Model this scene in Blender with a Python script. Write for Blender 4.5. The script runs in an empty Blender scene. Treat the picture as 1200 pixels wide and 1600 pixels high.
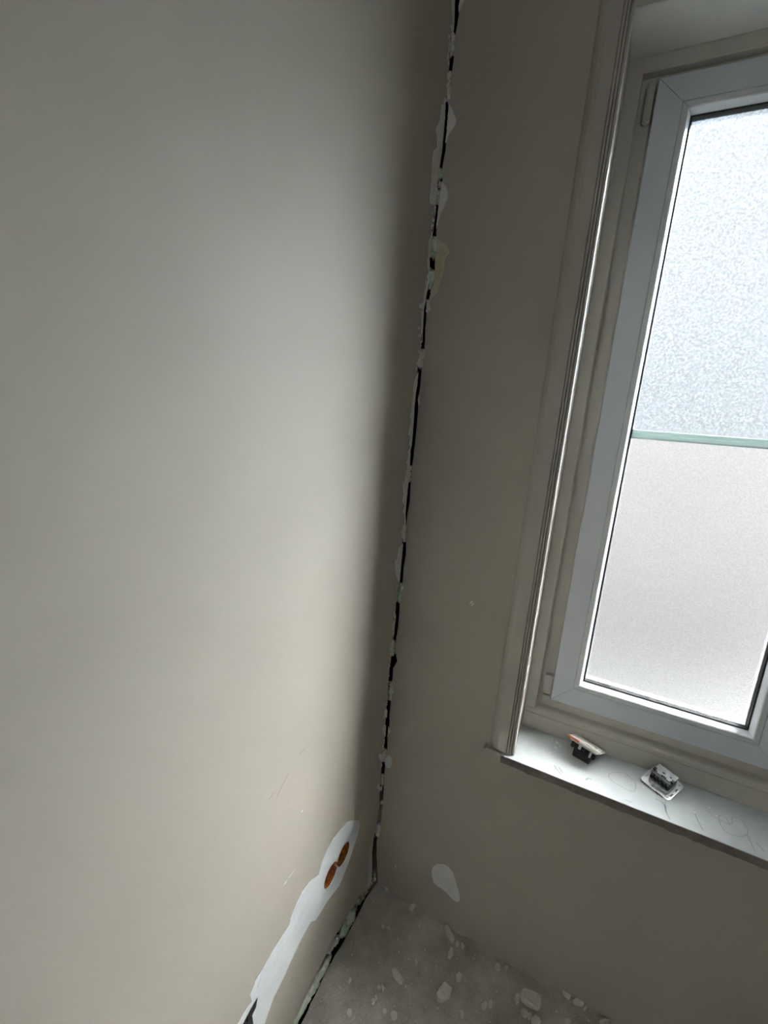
import bpy, bmesh, math, random
from mathutils import Vector, Matrix, noise
from mathutils.geometry import tessellate_polygon

# ------------------------------------------------------------------ camera, light, exposure
SC = bpy.context.scene
COL = SC.collection
FPX = 696.116                                   # focal length in pixels of the 1200 x 1600 frame
CAM = Vector((0.46745, -1.11025, 1.5))
ROT = Matrix(((0.88867625, 0.45128819, 0.08120033),      # rows: camera right, down, forward
              (0.16261278, -0.14459848, -0.97603707),
              (-0.42873256, 0.88058517, -0.20188646)))
cam_d = bpy.data.cameras.new('camera')
cam_d.sensor_fit = 'VERTICAL'
cam_d.sensor_height = 36.0
cam_d.lens = FPX / 1600.0 * 36.0
cam_d.clip_start = 0.02
cam = bpy.data.objects.new('camera', cam_d)
COL.objects.link(cam)
m = Matrix.Identity(4)
for i in range(3):
    m[i][0] = ROT[0][i]; m[i][1] = -ROT[1][i]; m[i][2] = -ROT[2][i]; m[i][3] = CAM[i]
cam.matrix_world = m
SC.camera = cam

SKY_STRENGTH = 21.0
world = bpy.data.worlds.new('overcast_sky')
SC.world = world
world.use_nodes = True
wn = world.node_tree.nodes; wl = world.node_tree.links
bg = wn['Background']
tc = wn.new('ShaderNodeTexCoord'); sp = wn.new('ShaderNodeSeparateXYZ'); rp = wn.new('ShaderNodeValToRGB')
rp.color_ramp.elements[0].position = 0.0; rp.color_ramp.elements[0].color = (0.86, 0.90, 0.93, 1)
rp.color_ramp.elements[1].position = 1.0; rp.color_ramp.elements[1].color = (0.90, 0.98, 1.0, 1)
wl.new(tc.outputs['Generated'], sp.inputs[0]); wl.new(sp.outputs['Z'], rp.inputs[0])
wl.new(rp.outputs[0], bg.inputs['Color'])
bg.inputs['Strength'].default_value = SKY_STRENGTH

sun_d = bpy.data.lights.new('hazy_sun', 'SUN')
sun_d.energy = 43.0
sun_d.angle = math.radians(25)
sun_d.color = (0.95, 1.0, 1.0)
sun = bpy.data.objects.new('hazy_sun', sun_d); COL.objects.link(sun)
sun.rotation_euler = Vector((-0.69, -0.66, -0.72)).to_track_quat('-Z', 'Y').to_euler()

SC.view_settings.view_transform = 'Standard'
SC.view_settings.look = 'None'
SC.cycles.sample_clamp_indirect = 0.0
SC.view_settings.exposure = 0.0
SC.view_settings.gamma = 1.0
SC.view_settings.use_curve_mapping = False

# ------------------------------------------------------------------ dimensions (metres)
# corner of the room at the origin; x runs along the window wall, y into the window, z up
RX, RY, RZ = 3.3, -3.6, 2.62
WX0, WX1, WZ0, WZ1 = 0.367, 1.010, 0.663, 2.311      # window opening
FY, SY = 0.130, 0.135                                # face of fixed frame, face of sash
WT = 0.24                                            # thickness of the window wall

HX, HZ = 2.6, 7.5                                     # right end and roof height of the added building, sized to dim the panes

V = (1.45, 1.86, 1.22, 1.84)                            # fill window, added unseen in the wall behind the camera: x0, x1, z0, z1
portal_d = bpy.data.lights.new('window_portal', 'AREA')   # sampling guide for the sky seen through that window; gives off nothing
portal_d.shape = 'RECTANGLE'; portal_d.size = V[1] - V[0]; portal_d.size_y = V[3] - V[2]
portal_d.cycles.is_portal = True
portal = bpy.data.objects.new('window_portal', portal_d); COL.objects.link(portal)
portal.location = ((V[0] + V[1]) / 2, RY - 0.13, (V[2] + V[3]) / 2)
portal.rotation_euler = (math.radians(90), 0, 0)

# ------------------------------------------------------------------ pixel to point helpers
def ray(u, v):
    return ROT.transposed() @ Vector(((u - 600) / FPX, (v - 800) / FPX, 1.0))
def at(axis, val, u, v):
    d = ray(u, v)
    return CAM + d * ((val - CAM[axis]) / d[axis])
def on_left(u, v):
    p = at(0, 0.0, u, v); return (p.y, p.z)
def on_back(u, v):
    p = at(1, 0.0, u, v); return (p.x, p.z)
def on_floor(u, v, z=0.0):
    p = at(2, z, u, v); return (p.x, p.y)

# ------------------------------------------------------------------ object helpers
def link(name, me, mat=None, parent=None):
    o = bpy.data.objects.new(name, me)
    COL.objects.link(o)
    if mat is not None and me is not None and not me.materials:
        me.materials.append(mat)
    if parent is not None:
        o.parent = parent
    return o
def build(name, bm, mat, parent=None, smooth=False):
    bmesh.ops.recalc_face_normals(bm, faces=bm.faces[:])
    me = bpy.data.meshes.new(name)
    bm.to_mesh(me); bm.free()
    if smooth:
        for p in me.polygons: p.use_smooth = True
    return link(name, me, mat, parent)
def empty(name, loc=(0, 0, 0), parent=None):
    o = bpy.data.objects.new(name, None); COL.objects.link(o); o.location = loc
    o.empty_display_size = 0.02
    if parent is not None: o.parent = parent
    return o
def tag(o, label=None, cat=None, group=None, kind=None):
    if label: o['label'] = label
    if cat: o['category'] = cat
    if group: o['group'] = group
    if kind: o['kind'] = kind
    return o
def box_bm(x0, x1, y0, y1, z0, z1, bev=0.0, bm=None):
    own = bm is None
    if own: bm = bmesh.new()
    vs = [bm.verts.new((x, y, z)) for x in (x0, x1) for y in (y0, y1) for z in (z0, z1)]
    fs = [(0, 1, 3, 2), (4, 6, 7, 5), (0, 4, 5, 1), (2, 3, 7, 6), (0, 2, 6, 4), (1, 5, 7, 3)]
    new = [bm.faces.new([vs[i] for i in f]) for f in fs]
    if bev:
        es = {e for f in new for e in f.edges}
        bmesh.ops.bevel(bm, geom=list(es), offset=bev, segments=2, affect='EDGES')
    return bm
def box(name, x0, x1, y0, y1, z0, z1, mat, parent=None, bev=0.0):
    bm = box_bm(x0, x1, y0, y1, z0, z1)
    bmesh.ops.recalc_face_normals(bm, faces=bm.faces[:])
    if bev:
        bmesh.ops.bevel(bm, geom=bm.edges[:], offset=bev, segments=2, affect='EDGES')
    return build(name, bm, mat, parent)
def slab_bm(outer, holes, to3d, t, back=True):
    """flat slab with holes; to3d(a, b, depth) maps plane coordinates to space; t is its thickness"""
    loops = [list(outer)] + [list(h) for h in holes]
    tri = tessellate_polygon([[Vector((a, b, 0)) for a, b in lp] for lp in loops])
    flat = [p for lp in loops for p in lp]
    bm = bmesh.new()
    fv = [bm.verts.new(to3d(a, b, 0.0)) for a, b in flat]
    bv = [bm.verts.new(to3d(a, b, t)) for a, b in flat]
    for f in tri:
        try: bm.faces.new([fv[i] for i in f])
        except ValueError: pass
        if back:
            try: bm.faces.new([bv[i] for i in reversed(f)])
            except ValueError: pass
    n0 = 0
    for lp in loops:
        n = len(lp)
        for i in range(n):
            a, b = n0 + i, n0 + (i + 1) % n
            try: bm.faces.new((fv[a], fv[b], bv[b], bv[a]))
            except ValueError: pass
        n0 += n
    return bm
def resample(pts, step, jit=0.0, seed=0, closed=True):
    """finer outline with a little irregularity"""
    rnd = random.Random(seed)
    out = []
    n = len(pts)
    for i in range(n if closed else n - 1):
        a = Vector(pts[i]); b = Vector(pts[(i + 1) % n])
        k = max(1, int((b - a).length / step))
        for j in range(k):
            p = a.lerp(b, j / k)
            if j or jit: p = p + Vector((rnd.uniform(-jit, jit), rnd.uniform(-jit, jit)))
            out.append((p.x, p.y))
    if not closed: out.append(tuple(pts[-1]))
    return out
def mitred(rect, profile, names, mat, parent, sides='LRTB', smooth=False, gap=0.0004):
    """four mitred members; profile = closed list of (inset from the outer edge, y)"""
    x0, x1, z0, z1 = rect
    res = {}
    for s in sides:
        bm = bmesh.new(); A = []; B = []
        for d, y in profile:
            g = gap
            if s == 'L': a, b = (x0 + d, y, z0 + d + g), (x0 + d, y, z1 - d - g)
            if s == 'R': a, b = (x1 - d, y, z0 + d + g), (x1 - d, y, z1 - d - g)
            if s == 'B': a, b = (x0 + d + g, y, z0 + d), (x1 - d - g, y, z0 + d)
            if s == 'T': a, b = (x0 + d + g, y, z1 - d), (x1 - d - g, y, z1 - d)
            A.append(bm.verts.new(a)); B.append(bm.verts.new(b))
        n = len(A)
        for i in range(n):
            bm.faces.new((A[i], A[(i + 1) % n], B[(i + 1) % n], B[i]))
        bm.faces.new(A); bm.faces.new(list(reversed(B)))
        res[s] = build(names[s], bm, mat, parent, smooth)
    return res
def extrude_profile(name, pts, axis, a, b, mat, parent):
    """closed profile swept straight: axis 'z' takes (x, y) points, axis 'x' takes (y, z) points"""
    bm = bmesh.new()
    def P(p, q): return (p[0], p[1], q) if axis == 'z' else (q, p[0], p[1])
    A = [bm.verts.new(P(p, a)) for p in pts]; B = [bm.verts.new(P(p, b)) for p in pts]
    n = len(A)
    for i in range(n): bm.faces.new((A[i], A[(i + 1) % n], B[(i + 1) % n], B[i]))
    bm.faces.new(A); bm.faces.new(list(reversed(B)))
    return build(name, bm, mat, parent)
def blob(name, loc, size, mat, parent, seed, rough=0.35, sub=3, freq=2.2, rot=None):
    bm = bmesh.new()
    bmesh.ops.create_icosphere(bm, subdivisions=sub, radius=1.0)
    off = Vector((seed * 3.1, seed * 1.7, seed * 0.9))
    for v in bm.verts:
        n = v.co.normalized()
        v.co = n * (1 + rough * noise.noise(n * freq + off) + rough * 0.5 * noise.noise(n * freq * 2.7 + off))
        v.co = Vector((v.co.x * size[0], v.co.y * size[1], v.co.z * size[2]))
        if rot is not None: v.co = rot @ v.co
        v.co += Vector(loc)
    return build(name, bm, mat, parent, True)

# ------------------------------------------------------------------ materials
def nodes(name):
    mt = bpy.data.materials.new(name); mt.use_nodes = True
    return mt, mt.node_tree.nodes, mt.node_tree.links, mt.node_tree.nodes['Principled BSDF']
def surf(name, c1, c2=None, scale=8.0, rough=0.6, bump=0.0, bscale=120.0, bdist=0.001, metal=0.0, detail=4.0, lo=0.35, hi=0.65, spec=0.5):
    mt, n, l, p = nodes(name)
    p.inputs['Roughness'].default_value = rough
    p.inputs['Metallic'].default_value = metal
    p.inputs['Specular IOR Level'].default_value = spec
    c2 = c2 or c1
    tx = n.new('ShaderNodeTexCoord'); ns = n.new('ShaderNodeTexNoise'); rm = n.new('ShaderNodeValToRGB')
    ns.inputs['Scale'].default_value = scale; ns.inputs['Detail'].default_value = detail
    rm.color_ramp.elements[0].position = lo; rm.color_ramp.elements[1].position = hi
    rm.color_ramp.elements[0].color = (*c1, 1); rm.color_ramp.elements[1].color = (*c2, 1)
    l.new(tx.outputs['Object'], ns.inputs['Vector']); l.new(ns.outputs['Fac'], rm.inputs[0]); l.new(rm.outputs[0], p.inputs['Base Color'])
    if bump:
        nb = n.new('ShaderNodeTexNoise'); bp = n.new('ShaderNodeBump')
        nb.inputs['Scale'].default_value = bscale; nb.inputs['Detail'].default_value = 3
        bp.inputs['Strength'].default_value = bump; bp.inputs['Distance'].default_value = bdist
        l.new(tx.outputs['Object'], nb.inputs['Vector']); l.new(nb.outputs['Fac'], bp.inputs['Height']); l.new(bp.outputs[0], p.inputs['Normal'])
    return mt
PAINT = (0.67, 0.64, 0.575)
M = {}
M['paint'] = surf('wall_paint', (0.55, 0.498, 0.43), (0.575, 0.523, 0.453), 3.0, 0.62, 0.12, 220, 0.0006, spec=0.3)
M['trim'] = surf('trim_paint', (0.56, 0.52, 0.465), (0.58, 0.54, 0.485), 5.0, 0.38, 0.05, 90, 0.0005)
M['frame'] = surf('frame_paint', (0.57, 0.535, 0.485), (0.60, 0.565, 0.515), 6.0, 0.4, 0.06, 60, 0.0006)
M['upvc'] = surf('white_plastic_profile', (0.68, 0.71, 0.775), (0.71, 0.74, 0.80), 4.0, 0.35, 0.02, 50, 0.0003)
M['bead'] = surf('glazing_bead_plastic', (0.68, 0.71, 0.73), (0.70, 0.73, 0.75), 4.0, 0.3)
M['gasket'] = surf('black_rubber', (0.012, 0.013, 0.015), None, 5, 0.55)
M['mint'] = surf('mint_bar', (0.72, 0.80, 0.785), (0.75, 0.83, 0.815), 12, 0.35)
def see_through(mt, color, f):
    n = mt.node_tree.nodes; l = mt.node_tree.links
    t = n.new('ShaderNodeBsdfTranslucent'); t.inputs['Color'].default_value = (*color, 1)
    x = n.new('ShaderNodeMixShader'); x.inputs[0].default_value = f
    l.new(n['Principled BSDF'].outputs[0], x.inputs[1]); l.new(t.outputs[0], x.inputs[2]); l.new(x.outputs[0], n['Material Output'].inputs[0])
see_through(M['mint'], (0.72, 0.84, 0.82), 0.27)
M['sill'] = surf('sill_grey_laminate', (0.60, 0.645, 0.655), (0.69, 0.73, 0.74), 16.0, 0.34, 0.08, 40, 0.0006, spec=0.5)
M['sill_edge'] = surf('sill_dark_edge', (0.22, 0.19, 0.165), (0.30, 0.265, 0.235), 40, 0.7, 0.3, 200, 0.001)
M['plaster'] = surf('exposed_plaster', (0.84, 0.81, 0.76), (0.95, 0.93, 0.89), 60, 0.85, 0.6, 260, 0.0015, spec=0.2)
M['ochre'] = surf('ochre_plaster', (0.66, 0.56, 0.40), (0.80, 0.72, 0.58), 30, 0.85, 0.5, 200, 0.0015, spec=0.2)
M['filler'] = surf('white_filler', (0.84, 0.87, 0.90), (0.90, 0.925, 0.94), 14, 0.8, 0.25, 45, 0.0012, spec=0.2)
M['filler_grey'] = surf('grey_filler', (0.84, 0.84, 0.83), (0.90, 0.90, 0.89), 30, 0.85, 0.1, 60, 0.001, spec=0.2)
M['foam'] = surf('green_foam', (0.66, 0.77, 0.62), (0.86, 0.91, 0.79), 90, 0.85, 0.8, 220, 0.002, spec=0.2)
M['dirty_foam'] = surf('dirty_foam', (0.25, 0.22, 0.14), (0.50, 0.52, 0.38), 70, 0.9, 0.8, 200, 0.002, spec=0.1)
M['cavity'] = surf('cavity_shade_black', (0.012, 0.009, 0.008), (0.02, 0.016, 0.014), 20, 0.95, spec=0.0)  # near-black so the void reads as deep shade
M['socket'] = surf('orange_socket_box', (0.24, 0.06, 0.012), (0.60, 0.21, 0.045), 75, 0.45, 0.2, 120, 0.001)
M['socket_rib'] = surf('pale_orange_rib', (0.70, 0.36, 0.12), None, 45, 0.4)
M['chip'] = surf('plaster_chip', (0.84, 0.80, 0.73), (0.92, 0.89, 0.83), 80, 0.9, 0.5, 240, 0.001, spec=0.2)
M['brick'] = surf('reddish_rubble', (0.62, 0.50, 0.43), (0.70, 0.58, 0.50), 80, 0.9, 0.5, 240, 0.001, spec=0.2)
M['ceiling'] = surf('ceiling_paint', (0.84, 0.83, 0.80), None, 5, 0.8)
M['lining'] = surf('soffit_light_white', (0.80, 0.80, 0.77), (0.83, 0.83, 0.80), 6, 0.6)  # paler than the reveal paint, in place of light bounced onto the soffit
M['scuff'] = surf('grey_scuff', (0.47, 0.44, 0.39), None, 30, 0.7)
M['blackplastic'] = surf('black_plastic', (0.010, 0.010, 0.011), (0.018, 0.018, 0.018), 60, 0.35)
M['whiteplastic'] = surf('white_switch_plastic', (0.82, 0.80, 0.75), None, 10, 0.3)
M['orange'] = surf('orange_edge', (0.80, 0.24, 0.12), None, 10, 0.4)
M['metal'] = surf('zinc_plate', (0.62, 0.62, 0.62), (0.72, 0.72, 0.72), 40, 0.38, metal=0.65)
M['greyplastic'] = surf('grey_switch_plastic', (0.58, 0.59, 0.60), None, 10, 0.4)
M['red'] = surf('red_wire_plastic', (0.35, 0.03, 0.05), None, 10, 0.4)
M['scratch'] = surf('grey_pencil_mark', (0.42, 0.46, 0.465), None, 60, 0.7)
M['fleck'] = surf('white_fleck', (0.82, 0.83, 0.82), None, 60, 0.8)
M['smear'] = surf('dark_smear', (0.05, 0.05, 0.052), (0.45, 0.46, 0.47), 160, 0.9, 0.4, 200, 0.001)
M['ground'] = surf('outside_paving', (0.085, 0.084, 0.082), (0.105, 0.104, 0.10), 2, 0.9, spec=0.0)
M['added_block'] = surf('added_building_face', (0.095, 0.092, 0.093), (0.12, 0.117, 0.118), 6, 0.9, spec=0.0)  # dark face of the added building that dims the panes

def floor_mat():
    mt, n, l, p = nodes('concrete_screed')
    p.inputs['Roughness'].default_value = 0.85
    p.inputs['Specular IOR Level'].default_value = 0.25
    tx = n.new('ShaderNodeTexCoord')
    n1 = n.new('ShaderNodeTexNoise'); n1.inputs['Scale'].default_value = 7; n1.inputs['Detail'].default_value = 8; n1.inputs['Roughness'].default_value = 0.7
    r1 = n.new('ShaderNodeValToRGB')
    e = r1.color_ramp.elements
    e[0].position = 0.32; e[0].color = (0.42, 0.38, 0.325, 1); e[1].position = 0.68; e[1].color = (0.80, 0.76, 0.69, 1)
    mid = e.new(0.5); mid.color = (0.63, 0.585, 0.52, 1)
    mp = n.new('ShaderNodeMapping'); mp.inputs['Rotation'].default_value = (0, 0, math.radians(28)); mp.inputs['Scale'].default_value = (1, 1, 1)
    wv = n.new('ShaderNodeTexWave'); wv.inputs['Scale'].default_value = 55; wv.inputs['Distortion'].default_value = 14; wv.inputs['Detail'].default_value = 5; wv.inputs['Detail Scale'].default_value = 1.2
    nb = n.new('ShaderNodeTexNoise'); nb.inputs['Scale'].default_value = 130; nb.inputs['Detail'].default_value = 5
    ad = n.new('ShaderNodeMath'); ad.operation = 'MULTIPLY_ADD'; ad.inputs[1].default_value = 0.14
    bp = n.new('ShaderNodeBump'); bp.inputs['Strength'].default_value = 0.55; bp.inputs['Distance'].default_value = 0.0022
    mx = n.new('ShaderNodeMix'); mx.data_type = 'RGBA'; mx.blend_type = 'MULTIPLY'; mx.inputs['Factor'].default_value = 0.16
    l.new(tx.outputs['Object'], n1.inputs['Vector']); l.new(n1.outputs['Fac'], r1.inputs[0])
    l.new(tx.outputs['Object'], mp.inputs[0]); l.new(mp.outputs[0], wv.inputs['Vector'])
    l.new(tx.outputs['Object'], nb.inputs['Vector'])
    l.new(wv.outputs['Fac'], ad.inputs[0]); l.new(nb.outputs['Fac'], ad.inputs[2])
    l.new(ad.outputs[0], bp.inputs['Height']); l.new(bp.outputs[0], p.inputs['Normal'])
    l.new(r1.outputs[0], mx.inputs['A']); l.new(wv.outputs['Color'], mx.inputs['B'])
    l.new(mx.outputs['Result'], p.inputs['Base Color'])
    return mt
M['floor'] = floor_mat()

def frosted(name, color, scale, strength, rough, diffuse):
    mt = bpy.data.materials.new(name); mt.use_nodes = True
    n = mt.node_tree.nodes; l = mt.node_tree.links; n.clear()
    out = n.new('ShaderNodeOutputMaterial')
    tr = n.new('ShaderNodeBsdfTranslucent'); tr.inputs['Color'].default_value = (*color, 1)
    rf = n.new('ShaderNodeBsdfRefraction'); rf.distribution = 'BECKMANN'; rf.inputs['IOR'].default_value = 1.45; rf.inputs['Roughness'].default_value = rough; rf.inputs['Color'].default_value = (*color, 1)
    gl = n.new('ShaderNodeBsdfGlossy'); gl.inputs['Roughness'].default_value = 0.4; gl.inputs['Color'].default_value = (0.9, 0.9, 0.9, 1)
    m1 = n.new('ShaderNodeMixShader'); m1.inputs[0].default_value = 1.0 - diffuse
    m2 = n.new('ShaderNodeMixShader'); m2.inputs[0].default_value = 0.05
    tx = n.new('ShaderNodeTexCoord'); ns = n.new('ShaderNodeTexNoise'); bp = n.new('ShaderNodeBump')
    ns.inputs['Scale'].default_value = scale; ns.inputs['Detail'].default_value = 2
    bp.inputs['Strength'].default_value = strength; bp.inputs['Distance'].default_value = 0.004
    l.new(tx.outputs['Object'], ns.inputs['Vector']); l.new(ns.outputs['Fac'], bp.inputs['Height'])
    rg = n.new('ShaderNodeValToRGB')                  # stippled pattern: the grain passes a little more or less light
    rg.color_ramp.elements[0].position = 0.38; rg.color_ramp.elements[0].color = (*[q * (1 - strength * 0.7) for q in color], 1)
    rg.color_ramp.elements[1].position = 0.60; rg.color_ramp.elements[1].color = (*color, 1)
    l.new(ns.outputs['Fac'], rg.inputs[0]); l.new(rg.outputs[0], rf.inputs['Color'])
    for q in (tr, rf, gl): l.new(bp.outputs[0], q.inputs['Normal'])
    l.new(tr.outputs[0], m1.inputs[1]); l.new(rf.outputs[0], m1.inputs[2])
    l.new(m1.outputs[0], m2.inputs[1]); l.new(gl.outputs[0], m2.inputs[2])
    l.new(m2.outputs[0], out.inputs[0])
    return mt
M['frost_coarse'] = frosted('frosted_glass_coarse', (0.86, 0.89, 0.91), 240, 0.27, 0.27, 0.0006)
M['frost_fine'] = frosted('frosted_glass_fine', (0.89, 0.88, 0.875), 420, 0.18, 0.28, 0.0006)
def clear_glass():
    mt = bpy.data.materials.new('clear_glass'); mt.use_nodes = True
    n = mt.node_tree.nodes; l = mt.node_tree.links; n.clear()
    out = n.new('ShaderNodeOutputMaterial')
    a = n.new('ShaderNodeBsdfTransparent'); a.inputs['Color'].default_value = (0.95, 0.97, 0.97, 1)
    g = n.new('ShaderNodeBsdfGlossy'); g.inputs['Roughness'].default_value = 0.02
    mx = n.new('ShaderNodeMixShader'); mx.inputs[0].default_value = 0.05
    l.new(a.outputs[0], mx.inputs[1]); l.new(g.outputs[0], mx.inputs[2]); l.new(mx.outputs[0], out.inputs[0])
    return mt
M['clear'] = clear_glass()

# ------------------------------------------------------------------ the crack in the corner, traced as (v, left u, right u)
def cr(ox, oy, rows): return [(oy + y / 5.925, ox + a / 5.925, ox + b / 5.925) for y, a, b in rows]
CR = [(-90, 719, 729), (-45, 715.5, 725)]
CR += cr(600, 0, [(0, 655, 712), (60, 652, 705), (120, 650, 690), (210, 642, 675), (315, 628, 660), (380, 622, 652), (450, 615, 650), (560, 612, 640), (660, 604, 628), (740, 600, 622), (850, 592, 618), (950, 568, 604), (1100, 562, 590), (1250, 550, 580), (1330, 540, 568), (1400, 535, 565), (1560, 510, 536)])
CR += cr(600, 250, [(140, 498, 535), (220, 505, 535), (300, 497, 524), (410, 480, 512), (480, 475, 500), (600, 455, 482), (690, 446, 484), (800, 432, 500), (900, 420, 474), (1020, 418, 472), (1120, 405, 468), (1200, 400, 440), (1290, 385, 410), (1400, 365, 390), (1500, 360, 382)])
CR += cr(560, 500, [(80, 584, 613), (200, 589, 613), (270, 584, 608), (360, 565, 598), (450, 552, 581), (600, 542, 570), (700, 525, 556), (850, 514, 546), (1000, 505, 535), (1150, 492, 521), (1210, 480, 514), (1350, 474, 491), (1420, 462, 486), (1500, 450, 482)])
CR += cr(540, 750, [(120, 567, 593), (200, 560, 587), (300, 551, 570), (410, 541, 556), (500, 532, 552), (580, 531, 557), (700, 521, 550), (800, 511, 537), (955, 499, 523), (1050, 488, 510), (1130, 474, 498), (1250, 464, 493), (1350, 454, 482), (1460, 441, 465), (1540, 434, 455)])
CR += cr(520, 1000, [(100, 548, 570), (140, 545, 580), (195, 543, 590), (260, 530, 556), (380, 521, 545), (470, 518, 545), (550, 514, 536), (620, 502, 528), (700, 499, 520), (780, 491, 521), (900, 486, 505), (1000, 477, 498), (1060, 470, 492), (1120, 462, 484), (1250, 449, 472), (1320, 447, 468), (1390, 439, 466), (1500, 436, 461)])
CR += [(1240 + y / 4, 360 + a / 4, 360 + b / 4) for y, a, b in [(60, 938, 950), (170, 919, 936), (230, 912, 932), (280, 896, 913), (380, 889, 911), (480, 889, 916), (540, 886, 920)]]
def crack_edges():
    L, Rr = [], []
    for v, a, b in CR:
        L.append(on_left(a - 0.8, v)); Rr.append(on_back(b + 0.7, v))
    return L, Rr
crackL, crackR = crack_edges()

# ------------------------------------------------------------------ setting: walls, floor, ceiling
# left wall: thin board standing free of the corner, hanging a little above the floor
foot_px = [(577, 1384), (562, 1403), (547, 1424), (532, 1450), (523, 1464), (514, 1482), (503, 1505), (485, 1542), (474, 1565), (464, 1588), (455, 1600), (440, 1622)]
foot = [on_left(*p) for p in foot_px]
foot = [(y, max(0.012, z)) for y, z in foot]
Ledge = [(max(-0.03, min(0.05, y)), z) for y, z in crackL]
Ledge = [p for p in Ledge if p[1] > foot[0][1] + 0.005]
outer = [(RY, RZ), (Ledge[0][0], RZ)]
outer += resample(Ledge, 0.02, 0.0012, 5, closed=False)
outer += resample(foot, 0.02, 0.0015, 6, closed=False)
outer += [(-0.75, 0.03), (RY, 0.03)]

def circle(cx, cz, r, n=28, a0=0, a1=360):
    return [(cx + r * math.cos(math.radians(a0 + (a1 - a0) * i / n)), cz + r * math.sin(math.radians(a0 + (a1 - a0) * i / n))) for i in range(n + 1)]
S1, S2, SR = (-0.2265, 0.3365), (-0.2885, 0.3325), 0.0312
def socket_outline(r):
    a = circle(S1[0], S1[1], r, 26, -166, 158)       # lobe nearer the corner
    b = circle(S2[0], S2[1], r, 26, 18, 340)         # lobe nearer the camera
    return a + b
hole_socket = socket_outline(SR)
c6 = lambda pts: [(360 + x / 4, 1240 + y / 4) for x, y in pts]
hole_dark = [on_left(*p) for p in c6([(168, 1270), (142, 1312), (110, 1372), (74, 1440), (42, 1510), (72, 1550), (125, 1500), (142, 1440), (134, 1385), (158, 1335)])]
to_left = lambda a, b, d: (-d, a, b)
wall_left = build('wall_left', slab_bm(outer, [hole_socket, hole_dark], to_left, 0.0125), M['paint'])
tag(wall_left, 'large greige painted wall on the left with a filled chase low down', 'wall', kind='structure')

# window wall: jagged left edge, opening for the window
Redge = [(max(-0.02, min(0.05, x)), z) for x, z in crackR]
Redge = [p for p in Redge if p[1] > 0.01]
outer = [(RX, RZ), (RX, 0.0), (0.016, 0.0)]
outer += list(reversed(resample(Redge, 0.02, 0.0009, 9, closed=False)))
outer += [(Redge[0][0], RZ)]
open_pts = [(WX0, WZ0 - 0.02), (WX1, WZ0 - 0.02), (WX1, WZ1), (WX0, WZ1)]
to_back = lambda a, b, d: (a, d, b)
wall_back = build('wall_back', slab_bm(outer, [open_pts], to_back, WT), M['paint'])
tag(wall_back, 'shaded greige window wall with a ragged crack along its corner', 'wall', kind='structure')

# backing behind the boards and crack, coloured near-black to deepen the shade
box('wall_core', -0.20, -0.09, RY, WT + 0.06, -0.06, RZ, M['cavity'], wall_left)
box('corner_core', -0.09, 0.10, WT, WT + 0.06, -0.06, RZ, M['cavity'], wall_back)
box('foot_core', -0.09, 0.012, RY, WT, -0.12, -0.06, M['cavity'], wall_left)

# floor
edge_px = [(590, 1379), (581, 1391), (570, 1408), (563, 1421), (557, 1433), (547, 1452), (537, 1471), (524, 1492), (510, 1516), (497, 1545), (486, 1567), (475, 1591), (462, 1616)]
fe = [on_floor(*p) for p in edge_px]
fe = [(max(0.001, min(0.016, x)), y) for x, y in fe]
outer = [(RX, 0.0), (fe[0][0], 0.0)] + resample(fe, 0.015, 0.0012, 3, closed=False) + [(0.004, -0.6), (0.004, RY), (RX, RY)]
floor = build('floor', slab_bm(outer, [], lambda a, b, d: (a, b, -d), 0.06), M['floor'])
tag(floor, 'dusty bare concrete floor strewn with plaster chips', 'floor', kind='structure')
ceiling = box('ceiling', -0.2, RX, RY, WT, RZ, RZ + 0.1, M['ceiling'])
tag(ceiling, 'plain pale ceiling above the room', 'ceiling', kind='structure')
wr = box('wall_right', RX, RX + 0.12, RY, WT, -0.06, RZ + 0.1, M['paint']); tag(wr, 'greige wall opposite the large left wall', 'wall', kind='structure')
wf = build('wall_front', slab_bm([(-0.2, -0.12), (RX + 0.12, -0.12), (RX + 0.12, RZ + 0.1), (-0.2, RZ + 0.1)], [[(V[0], V[2]), (V[1], V[2]), (V[1], V[3]), (V[0], V[3])]], lambda a, b, d: (a, RY - d, b), 0.12), M['paint'])
tag(wf, 'greige wall facing the window', 'wall', kind='structure')
gr = box('ground_outside', -14, 16, WT + 0.002, 30, -0.75, -0.65, M['ground']); tag(gr, 'pale paving outside beyond the window', 'ground', kind='structure')

added_block = box('added_building', -9, HX, 4.2, 10, -0.65, HZ, M['added_block'])  # unseen building, added to keep bright sky out of the panes
tag(added_block, 'dull unseen building added opposite to dim the frosted glass', 'building', kind='structure')

# ------------------------------------------------------------------ window casing (trim)
trim = empty('trim_1', (0.34, 0, 0.664)); tag(trim, 'painted moulded casing around the window opening', 'trim', kind='structure')
def child(o, par):
    o.matrix_parent_inverse = Matrix.Translation(par.location).inverted(); return o
PROF = [(0.0, 0.0), (0.0, -0.0135), (0.0015, -0.0165), (0.0055, -0.0165), (0.0070, -0.0120), (0.0082, -0.0170), (0.0115, -0.0180), (0.0130, -0.0130), (0.0142, -0.0180),
        (0.0175, -0.0185), (0.0192, -0.0150), (0.0205, -0.0185), (0.0440, -0.0165), (0.0540, -0.0130), (0.0610, -0.0075), (0.0665, -0.0005), (0.0665, 0.0)]
XI = 0.3725
child(extrude_profile('casing_leg', [(XI - a, b) for a, b in PROF], 'z', WZ0 + 0.001, WZ1 + 0.0665, M['trim'], trim), trim)
child(extrude_profile('casing_leg', [(WX1 - 0.005 + a, b) for a, b in PROF], 'z', WZ0 + 0.001, WZ1 + 0.0665, M['trim'], trim), trim)
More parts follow.
